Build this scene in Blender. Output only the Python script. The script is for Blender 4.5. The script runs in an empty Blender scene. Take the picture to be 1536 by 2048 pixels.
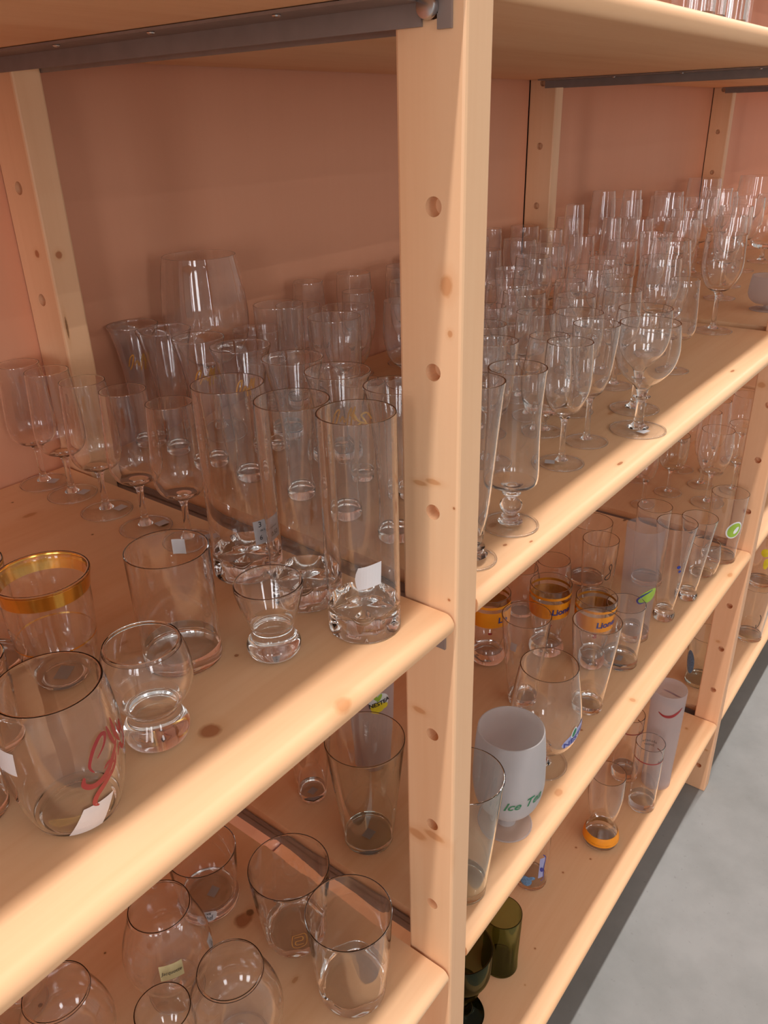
import bpy, bmesh, math, random
from mathutils import Vector, Matrix
random.seed(7)
SC = bpy.context.scene
COL = SC.collection

# ------------------------------------------------------------------ camera
CAM = Vector((-0.41301841, -0.26312392, 1.30848731))
YAW, PIT, ROL = 0.6705963499148395, 0.4541200643713372, -0.028063899036864397
FPX = 1595.91458046179
ca, sa, cb, sb, cc, sc_ = math.cos(YAW), math.sin(YAW), math.cos(PIT), math.sin(PIT), math.cos(ROL), math.sin(ROL)
FW = Vector((ca*cb, sa*cb, -sb)); RT = Vector((sa, -ca, 0)); UP = RT.cross(FW)
R2 = RT*cc + UP*sc_; U2 = UP*cc - RT*sc_
cam = bpy.data.cameras.new('camera'); camo = bpy.data.objects.new('camera', cam); COL.objects.link(camo)
camo.matrix_world = Matrix(((R2.x, U2.x, -FW.x, CAM.x), (R2.y, U2.y, -FW.y, CAM.y), (R2.z, U2.z, -FW.z, CAM.z), (0, 0, 0, 1)))
cam.sensor_fit = 'VERTICAL'; cam.sensor_height = 24.0; cam.lens = 24.0*FPX/2048.0
cam.clip_start = 0.01
SC.camera = camo

# ------------------------------------------------------------------ world, lamps, exposure
SC.view_settings.view_transform = 'Standard'; SC.view_settings.look = 'None'
SC.view_settings.gamma = 1.0; SC.view_settings.use_curve_mapping = False
SC.view_settings.exposure = 0.0
SC.cycles.max_bounces = 24; SC.cycles.transparent_max_bounces = 96
SC.cycles.diffuse_bounces = 5; SC.cycles.glossy_bounces = 6; SC.cycles.transmission_bounces = 22
SC.cycles.adaptive_threshold = 0.02
SC.cycles.sample_clamp_indirect = 14.0
SC.cycles.caustics_reflective = False; SC.cycles.caustics_refractive = True
W = bpy.data.worlds.new('world'); SC.world = W; W.use_nodes = True
W.node_tree.nodes['Background'].inputs[0].default_value = (1.0, 0.94, 0.89, 1)
W.node_tree.nodes['Background'].inputs[1].default_value = 0.42

def lamp(name, loc, sx, sy, power, col, rot=(0, 0, 0)):
    l = bpy.data.lights.new(name, 'AREA'); l.shape = 'RECTANGLE'; l.size = sx; l.size_y = sy
    l.energy = power; l.color = col
    o = bpy.data.objects.new(name, l); o.location = loc; o.rotation_euler = rot; COL.objects.link(o)
LAMPZ = 3.6
for row, (ly, pw) in enumerate([(-0.188, 31.5), (-4.3, 10.5), (-5.0, 7.0), (-9.0, 9.0)]):
    for i in range(9):
        lamp('ceiling_lamp', (-4.6 + 1.75*i, ly, LAMPZ), 1.45, 0.065 if row == 0 else .045, pw, (1.0, 0.965, 0.93))
for wx, wy, wr in ((-8.6, -2.9, -80), (-8.2, -5.6, -62), (-3.6, -9.8, -22)):                # tall hall windows, daylight
    lamp('window_light', (wx, wy, 1.95), 1.15, 2.6, 88.0, (0.97, 0.97, 1.0), (math.radians(88), 0, math.radians(wr)))

# ------------------------------------------------------------------ helpers
def ray(u, v): return FW + R2*((u-768)/FPX) - U2*((v-1024)/FPX)
def at(u, v, z):                                     # point of a horizontal plane seen at a picture point
    d = ray(u, v); s = (z-CAM.z)/d.z
    return CAM + d*s
def proj(P):
    v = Vector(P)-CAM; z = v.dot(FW)
    return 768+FPX*v.dot(R2)/z, 1024-FPX*v.dot(U2)/z, z

def obj(name, me, mat=None, parent=None, loc=None, label=None):
    o = bpy.data.objects.new(name, me); COL.objects.link(o)
    if mat is not None and len(me.materials) == 0: me.materials.append(mat)
    if parent is not None: o.parent = parent
    if loc is not None: o.location = loc
    if label: o['label'] = label
    return o
def empty(name, loc=(0, 0, 0)):
    o = bpy.data.objects.new(name, None); COL.objects.link(o); o.location = loc; o.empty_display_size = .02
    return o
def tag(o, label, cat, group=None):
    o['label'] = label; o['category'] = cat
    if group: o['group'] = group
    return o
def mesh(name, vs, fs, smooth=False, ang=None):
    me = bpy.data.meshes.new(name); me.from_pydata(vs, [], fs); me.validate(); me.update()
    if smooth:
        me.polygons.foreach_set('use_smooth', [True]*len(me.polygons))
        if ang: me.set_sharp_from_angle(angle=math.radians(ang))
    return me
def box(name, lo, hi, bev=0.0, seg=2):
    bm = bmesh.new(); bmesh.ops.create_cube(bm, size=1)
    for v in bm.verts:
        v.co = Vector([(lo[i]+hi[i])/2 + v.co[i]*(hi[i]-lo[i]) for i in range(3)])
    if bev: bmesh.ops.bevel(bm, geom=bm.edges[:], offset=bev, segments=seg, profile=.5, affect='EDGES')
    me = bpy.data.meshes.new(name); bm.to_mesh(me); bm.free()
    return me
def cyl_mesh(name, r, depth, axis, c, seg=24, bev=0):
    bm = bmesh.new(); bmesh.ops.create_cone(bm, cap_ends=True, segments=seg, radius1=r, radius2=r, depth=depth)
    if bev: bmesh.ops.bevel(bm, geom=[e for e in bm.edges if abs(e.verts[0].co.z-e.verts[1].co.z) < 1e-6], offset=bev, segments=2, profile=.5, affect='EDGES')
    if axis == 'x': bmesh.ops.rotate(bm, verts=bm.verts, matrix=Matrix.Rotation(math.pi/2, 3, 'Y'))
    if axis == 'y': bmesh.ops.rotate(bm, verts=bm.verts, matrix=Matrix.Rotation(math.pi/2, 3, 'X'))
    bmesh.ops.translate(bm, verts=bm.verts, vec=c)
    me = bpy.data.meshes.new(name); bm.to_mesh(me); bm.free()
    me.polygons.foreach_set('use_smooth', [True]*len(me.polygons)); me.set_sharp_from_angle(angle=math.radians(35))
    return me

# ------------------------------------------------------------------ materials
class NT:
    def __init__(s, name):
        s.m = bpy.data.materials.new(name); s.m.use_nodes = True; s.t = s.m.node_tree
        s.t.nodes.clear(); s.out = s.t.nodes.new('ShaderNodeOutputMaterial')
    def n(s, typ, ins=None, **kw):
        nd = s.t.nodes.new('ShaderNode'+typ)
        for k, v in kw.items(): setattr(nd, k, v)
        for k, v in (ins or {}).items():
            if isinstance(v, tuple) and len(v) == 2 and hasattr(v[0], 'outputs'): s.t.links.new(v[0].outputs[v[1]], nd.inputs[k])
            elif hasattr(v, 'outputs'): s.t.links.new(v.outputs[0], nd.inputs[k])
            else: nd.inputs[k].default_value = v
        return nd
    def fin(s, sh): s.t.links.new(sh.outputs[0], s.out.inputs[0]); return s.m
    def math(s, op, a, b=0.0, c=0.0): return s.n('Math', {0: a, 1: b, 2: c}, operation=op)
    def mixc(s, f, a, b, bt='MIX'):
        nd = s.n('Mix', data_type='RGBA', blend_type=bt)
        for i, v in ((0, f), (6, a), (7, b)):
            if isinstance(v, tuple) and hasattr(v[0], 'outputs'): s.t.links.new(v[0].outputs[v[1]], nd.inputs[i])
            elif hasattr(v, 'outputs'): s.t.links.new(v.outputs[0], nd.inputs[i])
            else: nd.inputs[i].default_value = v
        nd2 = nd
        return (nd2, 2)
def rgb(r, g, b): return (r, g, b, 1)

def pine(name, axis, light=rgb(.89, .565, .31), dark=rgb(.68, .37, .16), knots=(), seed=0.0, rough=.38, streak=1.0):
    """axis 0/1/2 = grain direction; knots = [(x,y,z, radius, stretch, kind)] in object coordinates"""
    t = NT(name)
    tc = t.n('TexCoord')
    sc = [26.0, 26.0, 26.0]; sc[axis] = 1.3
    mp = t.n('Mapping', {0: (tc, 3), 1: (seed, seed*1.7, seed*.6), 3: tuple(sc)})
    n1 = t.n('TexNoise', {'Vector': mp, 'Scale': 1.0, 'Detail': 5.0, 'Roughness': .6, 'Distortion': .6})
    sc2 = [7.0, 7.0, 7.0]; sc2[axis] = .5
    mp2 = t.n('Mapping', {0: (tc, 3), 1: (seed*2+3, seed+1, seed), 3: tuple(sc2)})
    n2 = t.n('TexNoise', {'Vector': mp2, 'Scale': 1.0, 'Detail': 3.0, 'Roughness': .5, 'Distortion': 1.2})
    sc3 = [160.0, 160.0, 160.0]; sc3[axis] = 6
    mp3 = t.n('Mapping', {0: (tc, 3), 3: tuple(sc3)})
    n3 = t.n('TexNoise', {'Vector': mp3, 'Scale': 1.0, 'Detail': 2.0, 'Roughness': .5})
    r1 = t.n('MapRange', {0: n1, 1: .42, 2: .72, 3: 0.0, 4: .30*streak})
    r2 = t.n('MapRange', {0: n2, 1: .38, 2: .68, 3: 0.0, 4: .30*streak})
    f = t.math('ADD', r1, r2)
    r3 = t.n('MapRange', {0: n3, 1: .45, 2: .7, 3: 0.0, 4: .10*streak})
    f = t.math('ADD', f, r3)
    c = t.mixc(f, light, dark)
    kc = {'k': rgb(.36, .10, .04), 'd': rgb(.10, .045, .02), 'b': rgb(.56, .22, .08)}
    for (x, y, z, r, st, kind) in knots:
        s = [1/r]*3; s[axis] = 1/(r*st)
        v = t.n('VectorMath', {0: (tc, 3), 1: (-x, -y, -z)}, operation='ADD')
        v = t.n('VectorMath', {0: v, 1: tuple(s)}, operation='MULTIPLY')
        wob = t.n('TexNoise', {'Vector': (tc, 3), 'Scale': .8/r, 'Detail': 2.0})
        ln = t.n('VectorMath', {0: v}, operation='LENGTH')
        w2 = t.math('MULTIPLY_ADD', wob, .5, -.25)
        d = t.math('ADD', (ln, 1), w2)
        m = t.n('MapRange', {0: d, 1: .75, 2: 1.15, 3: .92 if kind != 'b' else .7, 4: 0.0})
        c = t.mixc(m, c, kc[kind])
        m2 = t.n('MapRange', {0: d, 1: 1.0, 2: 2.4, 3: .28, 4: 0.0})
        c = t.mixc(m2, c, rgb(.70, .32, .13))
    bp = t.n('Bump', {'Strength': .06, 'Distance': .001, 'Height': n1})
    p = t.n('BsdfPrincipled', {'Base Color': c, 'Roughness': rough, 'Normal': bp, 'Specular IOR Level': .25})
    return t.fin(p)

def plain(name, col, rough=.5, metal=0.0, **kw):
    t = NT(name)
    tc = t.n('TexCoord'); n = t.n('TexNoise', {'Vector': (tc, 3), 'Scale': kw.get('ns', 60.0), 'Detail': 3.0})
    a = kw.get('amt', .12)
    f = t.n('MapRange', {0: n, 1: .35, 2: .7, 3: 0.0, 4: 1.0})
    c = t.mixc(f, tuple(x*(1-a) for x in col[:3])+(1,), tuple(min(1, x*(1+a*.5)) for x in col[:3])+(1,))
    p = t.n('BsdfPrincipled', {'Base Color': c, 'Roughness': rough, 'Metallic': metal})
    return t.fin(p)

def clear(name, tint=(.985, .985, .985), edge=(.80, .82, .81), refl=.045, rough=.0, haze=.012, hazecol=(.9, .9, .9)):
    """thin clear glass wall: lets light through, mirrors the room more at a glancing angle"""
    t = NT(name)
    lw = t.n('LayerWeight', {'Blend': .5}); fa = (lw, 1)
    f3 = t.math('POWER', fa, 4.0)
    col = t.mixc(f3, tuple(tint)+(1,), tuple(edge)+(1,))
    tr = t.n('BsdfTransparent', {'Color': col})
    f5 = t.math('POWER', fa, 5.5)
    fr = t.math('MULTIPLY_ADD', f5, .75, refl)
    fr.use_clamp = True
    gl = t.n('BsdfAnisotropic', {'Color': (1, 1, 1, 1), 'Roughness': rough})
    mx = t.n('MixShader', {0: fr, 1: tr, 2: gl})
    df = t.n('BsdfDiffuse', {'Color': tuple(hazecol)+(1,)})
    mx2 = t.n('MixShader', {0: haze, 1: mx, 2: df})
    return t.fin(mx2)
def solidglass(name, col=(.995, 1, .995), rough=0.0, ior=1.5):
    t = NT(name)
    g = t.n('BsdfGlass', {'Color': tuple(col)+(1,), 'Roughness': rough, 'IOR': ior})
    return t.fin(g)
def frosted(name, col=(.78, .76, .76), amt=.58):
    t = NT(name)
    tr = t.n('BsdfTransparent', {'Color': (.95, .95, .97, 1)})
    d = t.n('BsdfDiffuse', {'Color': tuple(col)+(1,)}); tl = t.n('BsdfTranslucent', {'Color': tuple(col)+(1,)})
    m = t.n('MixShader', {0: .45, 1: d, 2: tl})
    m2 = t.n('MixShader', {0: amt, 1: tr, 2: m})
    return t.fin(m2)
M = {}
M['clear'] = solidglass('clear_glass', (1, 1, 1), ior=1.47)
M['disc'] = clear('foot_disc_glass', (1, 1, 1), (.93, .94, .93), haze=.004, refl=.03)
M['haze'] = frosted('hazy_glass', (.80, .76, .74), .10)
M['thick'] = solidglass('solid_glass', (1, 1, 1))
M['green_clear'] = solidglass('olive_glass', (.60, .66, .45))
M['green_solid'] = solidglass('olive_solid', (.45, .52, .22))
M['dark_clear'] = solidglass('dark_green_glass', (.42, .46, .33))
M['smoke'] = solidglass('greyish_glass', (.975, .99, .98))
M['yellow_clear'] = clear('yellow_glass', (.95, .75, .12), (.6, .4, .02), .05)
M['frost'] = frosted('frosted_glass')
M['frost_thin'] = frosted('pale_frosted_glass', (.78, .70, .68), .40)
M['frost_foot'] = frosted('frosted_foot_glass', (.80, .78, .78), .30)
M['gold'] = plain('gold_leaf', rgb(.90, .50, .10), .16, 1.0, amt=.05)
M['goldprint'] = plain('gold_print', rgb(.80, .42, .10), .35, .3)
M['red'] = plain('red_print', rgb(.36, .03, .03), .4)
M['blue'] = plain('blue_print', rgb(.035, .05, .30), .4)
M['skyblue'] = plain('sky_blue_print', rgb(.16, .34, .60), .4, amt=.4, ns=400.0)
M['lilac'] = plain('lilac_print', rgb(.38, .40, .66), .4)
M['greenp'] = plain('green_print', rgb(.03, .20, .09), .4)
M['lime'] = plain('lime_print', rgb(.36, .55, .06), .4)
M['yellow'] = plain('yellow_print', rgb(.85, .66, .03), .4)
M['orange'] = plain('orange_print', rgb(.95, .33, .01), .4, amt=.05)
M['black'] = plain('black_print', rgb(.02, .02, .025), .4)
M['white'] = plain('white_print', rgb(.85, .85, .86), .4)
M['paper'] = plain('sticker_paper', rgb(.68, .64, .65), .6, amt=.04)
M['cream'] = plain('cream_label', rgb(.78, .66, .34), .5, amt=.05)
M['rail'] = plain('grey_painted_steel', rgb(.28, .215, .19), .5, .1, amt=.08)
M['steel'] = plain('bright_steel', rgb(.62, .62, .64), .25, 1.0)
M['panel'] = pine('back_panel_wood', 2, rgb(.80, .385, .235), rgb(.73, .335, .195), seed=4.0, rough=.45, streak=.5)
M['edge'] = pine('post_pine_plain', 2, rgb(.87, .545, .33), rgb(.75, .41, .21), seed=9.0)
# ------------------------------------------------------------------ the room
T, DEP, EB, YB = .028, .0475, .451, .5026          # post thickness, post depth, front of back post, back panel
Z0, Z1, Z2, Z3, ZT = 1.386, .986, .586, .186, 1.786
HOLE = [1.3631-.1*k for k in range(-4, 14)]
def struct(o): o['kind'] = 'structure'; return o

t = NT('concrete_floor')
tc = t.n('TexCoord')
n1 = t.n('TexNoise', {'Vector': (tc, 3), 'Scale': 2.2, 'Detail': 7.0, 'Roughness': .55, 'Distortion': .8})
n2 = t.n('TexNoise', {'Vector': (tc, 3), 'Scale': 14.0, 'Detail': 6.0, 'Roughness': .6})
n3 = t.n('TexNoise', {'Vector': (tc, 3), 'Scale': 90.0, 'Detail': 3.0})
f = t.math('MULTIPLY_ADD', n2, .4, t.math('MULTIPLY', n1, .6))
c = t.mixc(t.n('MapRange', {0: f, 1: .36, 2: .64, 3: 0.0, 4: 1.0}), rgb(.235, .233, .223), rgb(.32, .313, .305))
c = t.mixc(t.n('MapRange', {0: n3, 1: .66, 2: .74, 3: 0.0, 4: .35}), c, rgb(.18, .17, .16))
p = t.n('BsdfPrincipled', {'Base Color': c, 'Roughness': .5, 'Specular IOR Level': .3})
MF = t.fin(p)
struct(obj('floor', mesh('floor', [(-6, -12, 0), (12, -12, 0), (12, .6, 0), (-6, .6, 0)], [(0, 1, 2, 3)]), MF))
struct(obj('ceiling', box('ceiling', (-6, -12, 3.66), (12, .6, 3.72)), plain('ceiling_paint', rgb(.86, .85, .83), .8)))
struct(obj('wall_back', box('wall_back', (-6, .56, 0), (12, .62, 3.72)), plain('wall_paint', rgb(.45, .42, .40), .8)))

# ------------------------------------------------------------------ shelving
def boolean_post(name, y0, y1, hy):
    h = 2.0
    me = box(name, (0, y0, 0), (T, y1, h), .0022, 2)
    o = bpy.data.objects.new('tmp', me); COL.objects.link(o)
    bm = bmesh.new()
    for z in HOLE + [HOLE[0]+.1, HOLE[0]+.2]:
        for x in (0, T):
            r = bmesh.ops.create_cone(bm, cap_ends=True, segments=20, radius1=.0058, radius2=.0058, depth=.022)
            bmesh.ops.rotate(bm, verts=r['verts'], matrix=Matrix.Rotation(math.pi/2, 3, 'Y'))
            bmesh.ops.translate(bm, verts=r['verts'], vec=(x, hy, z))
    cm = bpy.data.meshes.new('cut'); bm.to_mesh(cm); bm.free()
    c = bpy.data.objects.new('cut', cm); COL.objects.link(c)
    md = o.modifiers.new('b', 'BOOLEAN'); md.operation = 'DIFFERENCE'; md.object = c; md.solver = 'EXACT'
    dg = bpy.context.evaluated_depsgraph_get()
    out = bpy.data.meshes.new_from_object(o.evaluated_get(dg)); out.name = name
    bpy.data.objects.remove(o); bpy.data.objects.remove(c)
    out.materials.clear()
    return out
PF = boolean_post('front_post', 0, DEP, .021)
PB = boolean_post('back_post', EB, YB-.0006, .477)
FX = [-.997, 0.0, .997, 2.0, 3.0]
def kn(u, v, r, st=1.0, kind='k', x=None, y=None, z=None, off=(0, 0, 0)):
    d = ray(u, v)
    s = (x-CAM.x)/d.x if x is not None else ((y-CAM.y)/d.y if y is not None else (z-CAM.z)/d.z)
    P = CAM + d*s
    return (P.x-off[0], P.y-off[1], P.z-off[2], r, st, kind)
kA = [kn(893, 572, .0045, 1.5, 'b', x=0), kn(866, 964, .006, .35, 'b', x=0), kn(840, 966, .006, .3, 'b', x=0),
      kn(900, 668, .0018, 1.2, 'b', x=0), kn(908, 1017, .0010, 1, 'k', x=0), kn(898, 1200, .0012, 1, 'k', x=0),
      kn(835, 1668, .010, .55, 'b', x=0), kn(868, 1672, .010, .42, 'b', x=0), kn(912, 1722, .0030, 4.0, 'k', x=.001),
      kn(838, 1420, .006, .5, 'b', x=0), kn(870, 1655, .003, 1, 'b', x=0)]
postA = pine('post_pine', 2, rgb(.88, .545, .32), rgb(.77, .40, .20), kA, 2.0)
kA2 = [kn(118, 510, .0035, 1, 'k', y=EB), kn(74, 508, .0035, 1, 'k', x=0), kn(134, 655, .0012, 9, 'd', y=EB)]
postA2 = pine('back_post_pine', 2, rgb(.87, .54, .32), rgb(.74, .40, .21), kA2, 5.0)
kB = [kn(1436, 1283, .004, .7, 'b', x=.997, off=(.997, 0, 0)), kn(1523, 770, .007, .7, 'b', x=.997, off=(.997, 0, 0)), kn(1412, 1500, .004, .6, 'b', x=.997, off=(.997, 0, 0))]
postB = pine('second_post_pine', 2, rgb(.87, .50, .29), rgb(.74, .38, .20), kB, 7.0)
flab = ['side frame beyond the left edge of the photo', 'nearest side frame, with the full-height post in the middle of the photo',
        'second side frame from the near post, its front post at the right edge',
        'third side frame, seen through the open second frame at far right', 'farthest side frame of the long pine shelving']
railm = {}
for s in (-1, 1):
    bm = bmesh.new()
    for lo, hi in (((0 if s > 0 else -.0018, .028, -.0315), (.0018 if s > 0 else 0, .472, -.0120)),
                   ((0 if s > 0 else -.029, .028, -.0203), (.029 if s > 0 else 0, .472, -.0185)),
                   ((0 if s > 0 else -.0018, .0085, -.0335), (.0018 if s > 0 else 0, .0175, -.0188)),
                   ((0 if s > 0 else -.0018, .0170, -.0262), (.0018 if s > 0 else 0, .0285, -.0188))):
        m_ = box('b', lo, hi); bm.from_mesh(m_)
    me = bpy.data.meshes.new('support_rail'); bm.to_mesh(me); bm.free(); me.materials.append(M['rail']); railm[s] = me
boltm = {s: cyl_mesh('bolt', .0062, .005, 'x', (s*.0042, .0222, -.0228), 24, .0012) for s in (-1, 1)}
for s in boltm: boltm[s].materials.append(M['steel'])
screwm = {}
for s in (-1, 1):
    bm = bmesh.new()
    bmesh.ops.create_uvsphere(bm, u_segments=12, v_segments=6, radius=.0028)
    bmesh.ops.scale(bm, verts=bm.verts, vec=(1, 1, .5)); bmesh.ops.translate(bm, verts=bm.verts, vec=(s*.025, 0, -.0208))
    me = bpy.data.meshes.new('screw'); bm.to_mesh(me); bm.free(); me.materials.append(M['steel']); screwm[s] = me
for i, fx in enumerate(FX):
    r = tag(empty('shelf_side_frame', (fx, 0, 0)), flab[i], 'shelf frame', 'side frames of the pine shelving')
    a = PF.copy(); a.materials.append({1: postA, 2: postB}.get(i, M['edge'])); obj('post', a, None, r)
    b = PB.copy(); b.materials.append(postA2 if i == 1 else M['edge']); obj('post', b, None, r)
def board_mesh(x0, x1, th=.018, y1=.499):
    rr = th/2; prof = [(y1-.002, 0), (y1, -.002), (y1, -th+.002), (y1-.002, -th)]
    N = 10
    for k in range(N+1):
        a = math.pi*k/N
        prof.append((rr*.9 - rr*.9*math.sin(a), -rr - rr*math.cos(a)))
    n = len(prof); vs = []; L = x1-x0
    for x in (0, L):
        for (y, z) in prof: vs.append((x, y, z))
    fs = [(k, (k+1) % n, n+(k+1) % n, n+k) for k in range(n)]
    fs += [tuple(range(n))[::-1], tuple(range(n, 2*n))]
    bm = bmesh.new(); V = [bm.verts.new(v) for v in vs]
    for f_ in fs: bm.faces.new([V[q] for q in f_])
    bmesh.ops.recalc_face_normals(bm, faces=bm.faces)
    me = bpy.data.meshes.new('shelf_board'); bm.to_mesh(me); bm.free()
    me.polygons.foreach_set('use_smooth', [True]*len(me.polygons)); me.set_sharp_from_angle(angle=math.radians(35))
    return me
BX = [(-.9662, -.0026), (.0306, .9944), (1.0276, 1.9974), (2.0306, 2.9974)]
bayn = ['bay left of the near post', 'bay right of the near post', 'third bay', 'farthest bay']
levn = {Z0: 'upper', Z1: 'middle', Z2: 'lower', Z3: 'bottom', ZT: 'topmost'}
def K(pts, bay, z): return [kn(u, v, r, st, kd, z=z, off=(BX[bay][0], 0, z)) for (u, v, r, st, kd) in pts]
knots = {
 (0, Z1): K([(420, 1462, .0066, 1.0, 'k'), (690, 1408, .0064, 1.2, 'b'), (473, 1311, .0016, 1, 'k'), (245, 1287, .0020, 2, 'b'), (60, 1030, .0035, 2.0, 'b'), (185, 1069, .0012, 1, 'd'), (25, 1005, .0012, 1, 'd'), (330, 1050, .0020, 2, 'd'), (180, 1290, .002, 1, 'b')], 0, Z1),
 (1, Z1): K([(1240, 927, .0020, 3, 'k'), (1010, 1090, .0016, 1.5, 'k'), (1465, 742, .0022, 3, 'k'), (1222, 826, .0030, 2.5, 'b'), (985, 1050, .0032, 1.6, 'b'), (1110, 860, .0022, 2, 'b'), (1072, 1113, .0025, 1.0, 'b'), (962, 1195, .0008, 1, 'k'), (1062, 1083, .0011, 2, 'k')], 1, Z1),
 (0, Z2): K([(487, 1840, .0085, 1.1, 'k'), (500, 1825, .004, 1, 'd'), (78, 2008, .0022, 1, 'd'), (210, 1906, .0012, 1, 'd'), (590, 1960, .002, 2, 'b')], 0, Z2),
 (1, Z2): K([(1265, 1400, .0045, .8, 'b'), (1117, 1585, .0045, 1.5, 'b'), (1163, 1460, .0016, 1, 'k'), (1372, 1017, .002, 2, 'd'), (1250, 1040, .003, 2, 'd'), (1300, 1185, .0025, 2, 'b'), (1400, 1150, .004, 1, 'b'), (1460, 1150, .004, 2, 'b')], 1, Z2),
 (1, Z3): K([(1152, 1695, .0018, 1, 'k'), (1181, 1718, .0018, 1, 'k'), (1126, 1745, .0018, 1, 'k'), (1070, 1897, .0015, 1, 'k'), (1050, 1970, .0012, 1, 'b'), (1373, 1457, .003, 1, 'b')], 1, Z3)}
for bi, (x0, x1) in enumerate(BX):
    for li, z in enumerate((ZT, Z0, Z1, Z2, Z3)):
        o = obj('shelf_board', board_mesh(x0, x1), pine('shelf_pine', 0, rgb(.92, .575, .335), rgb(.80, .42, .20), knots.get((bi, z), ()), 1.3*bi+2.1*li+.7, rough=.5, streak=1.35), None, (x0, 0, z))
        tag(o, levn[z]+' pine shelf board with rounded front edge, '+bayn[bi], 'shelf', 'pine shelf boards')
        if z != ZT:
            for s in (-1, 1):
                rl = obj('support_rail', railm[s], None, o, ((x1-x0+.0023) if s < 0 else -.0023, 0, 0))
                obj('bolt', boltm[s], None, rl)
                for y in (.113, .228, .338): obj('screw', screwm[s], None, rl, (0, y, 0))
    o = obj('back_panel', box('back_panel', (0, 0, 0), (x1-x0+(.0048 if bi == 0 else .0022), .004, 1.9)), M['panel'], None, (x0-.001, YB, 0))
    tag(o, 'reddish brown plywood back panel of the '+bayn[bi], 'panel', 'back panels of the shelving')
# ------------------------------------------------------------------ glassware builders
def smooth(pts, n=4):
    out = []; P = [pts[0]]+list(pts)+[pts[-1]]
    for i in range(1, len(P)-2):
        p0, p1, p2, p3 = P[i-1], P[i], P[i+1], P[i+2]
        for k in range(n):
            t_ = k/n; t2 = t_*t_; t3 = t2*t_
            out.append(tuple(.5*((2*p1[j])+(-p0[j]+p2[j])*t_+(2*p0[j]-5*p1[j]+4*p2[j]-p3[j])*t2+(-p0[j]+3*p1[j]-3*p2[j]+p3[j])*t3) for j in (0, 1)))
    out.append(tuple(pts[-1]))
    return out
def lathe(name, prof, seg, mod=None, ang=50, caps=True):
    vs = []; fs = []; rings = []
    for (r, z) in prof:
        if r < 1e-6: rings.append([len(vs)]); vs.append((0, 0, z))
        else:
            rings.append(list(range(len(vs), len(vs)+seg)))
            for k in range(seg):
                a = 2*math.pi*k/seg; rr = r*(mod(a, z) if mod else 1)
                vs.append((rr*math.cos(a), rr*math.sin(a), z))
    for A, B in zip(rings, rings[1:]):
        if len(A) == 1 and len(B) == 1: continue
        for k in range(seg):
            k2 = (k+1) % seg
            if len(A) == 1: fs.append((A[0], B[k2], B[k]))
            elif len(B) == 1: fs.append((A[k], A[k2], B[0]))
            else: fs.append((A[k], A[k2], B[k2], B[k]))
    me = bpy.data.meshes.new(name); me.from_pydata(vs, [], fs); me.update()
    me.polygons.foreach_set('use_smooth', [True]*len(me.polygons)); me.set_sharp_from_angle(angle=math.radians(ang))
    return me
def interp(prof, z):
    for (r0, z0), (r1, z1) in zip(prof, prof[1:]):
        if z0 <= z <= z1 and z1 > z0: return r0+(r1-r0)*(z-z0)/(z1-z0)
    return prof[-1][0] if z > prof[-1][1] else prof[0][0]
def shell(prof, th, bottom=None):
    """outer profile up, rounded rim, inner profile down; bottom = z of the inner floor (None: open ring)"""
    out = [q for q in prof[:-1]]; r, h = prof[-1]
    tr = min(th, .0008)                                         # the wall thins towards the rim
    k0 = th
    out += [(r+(out[-1][0]-r)*.06, h-.0018), (r, h-.0004)]
    prof = out; th = tr
    out += [(r-th*.15, h+th*.35), (r-th*.5, h+th*.5), (r-th*.85, h+th*.35)]
    inner = [(max(a-(th+(k0-th)*min(1, (h-b)/(h*.3+.0001))), .0004), b) for (a, b) in prof]
    if bottom is None: out += inner[::-1]
    else:
        inn = [(a, b) for a, b in inner if b > bottom+.0005][::-1]
        out += inn; rl = inn[-1][0]
        out += [(rl*.8, bottom+.0006), (rl*.4, bottom), (0, bottom)]
    return out
class G: pass
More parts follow.
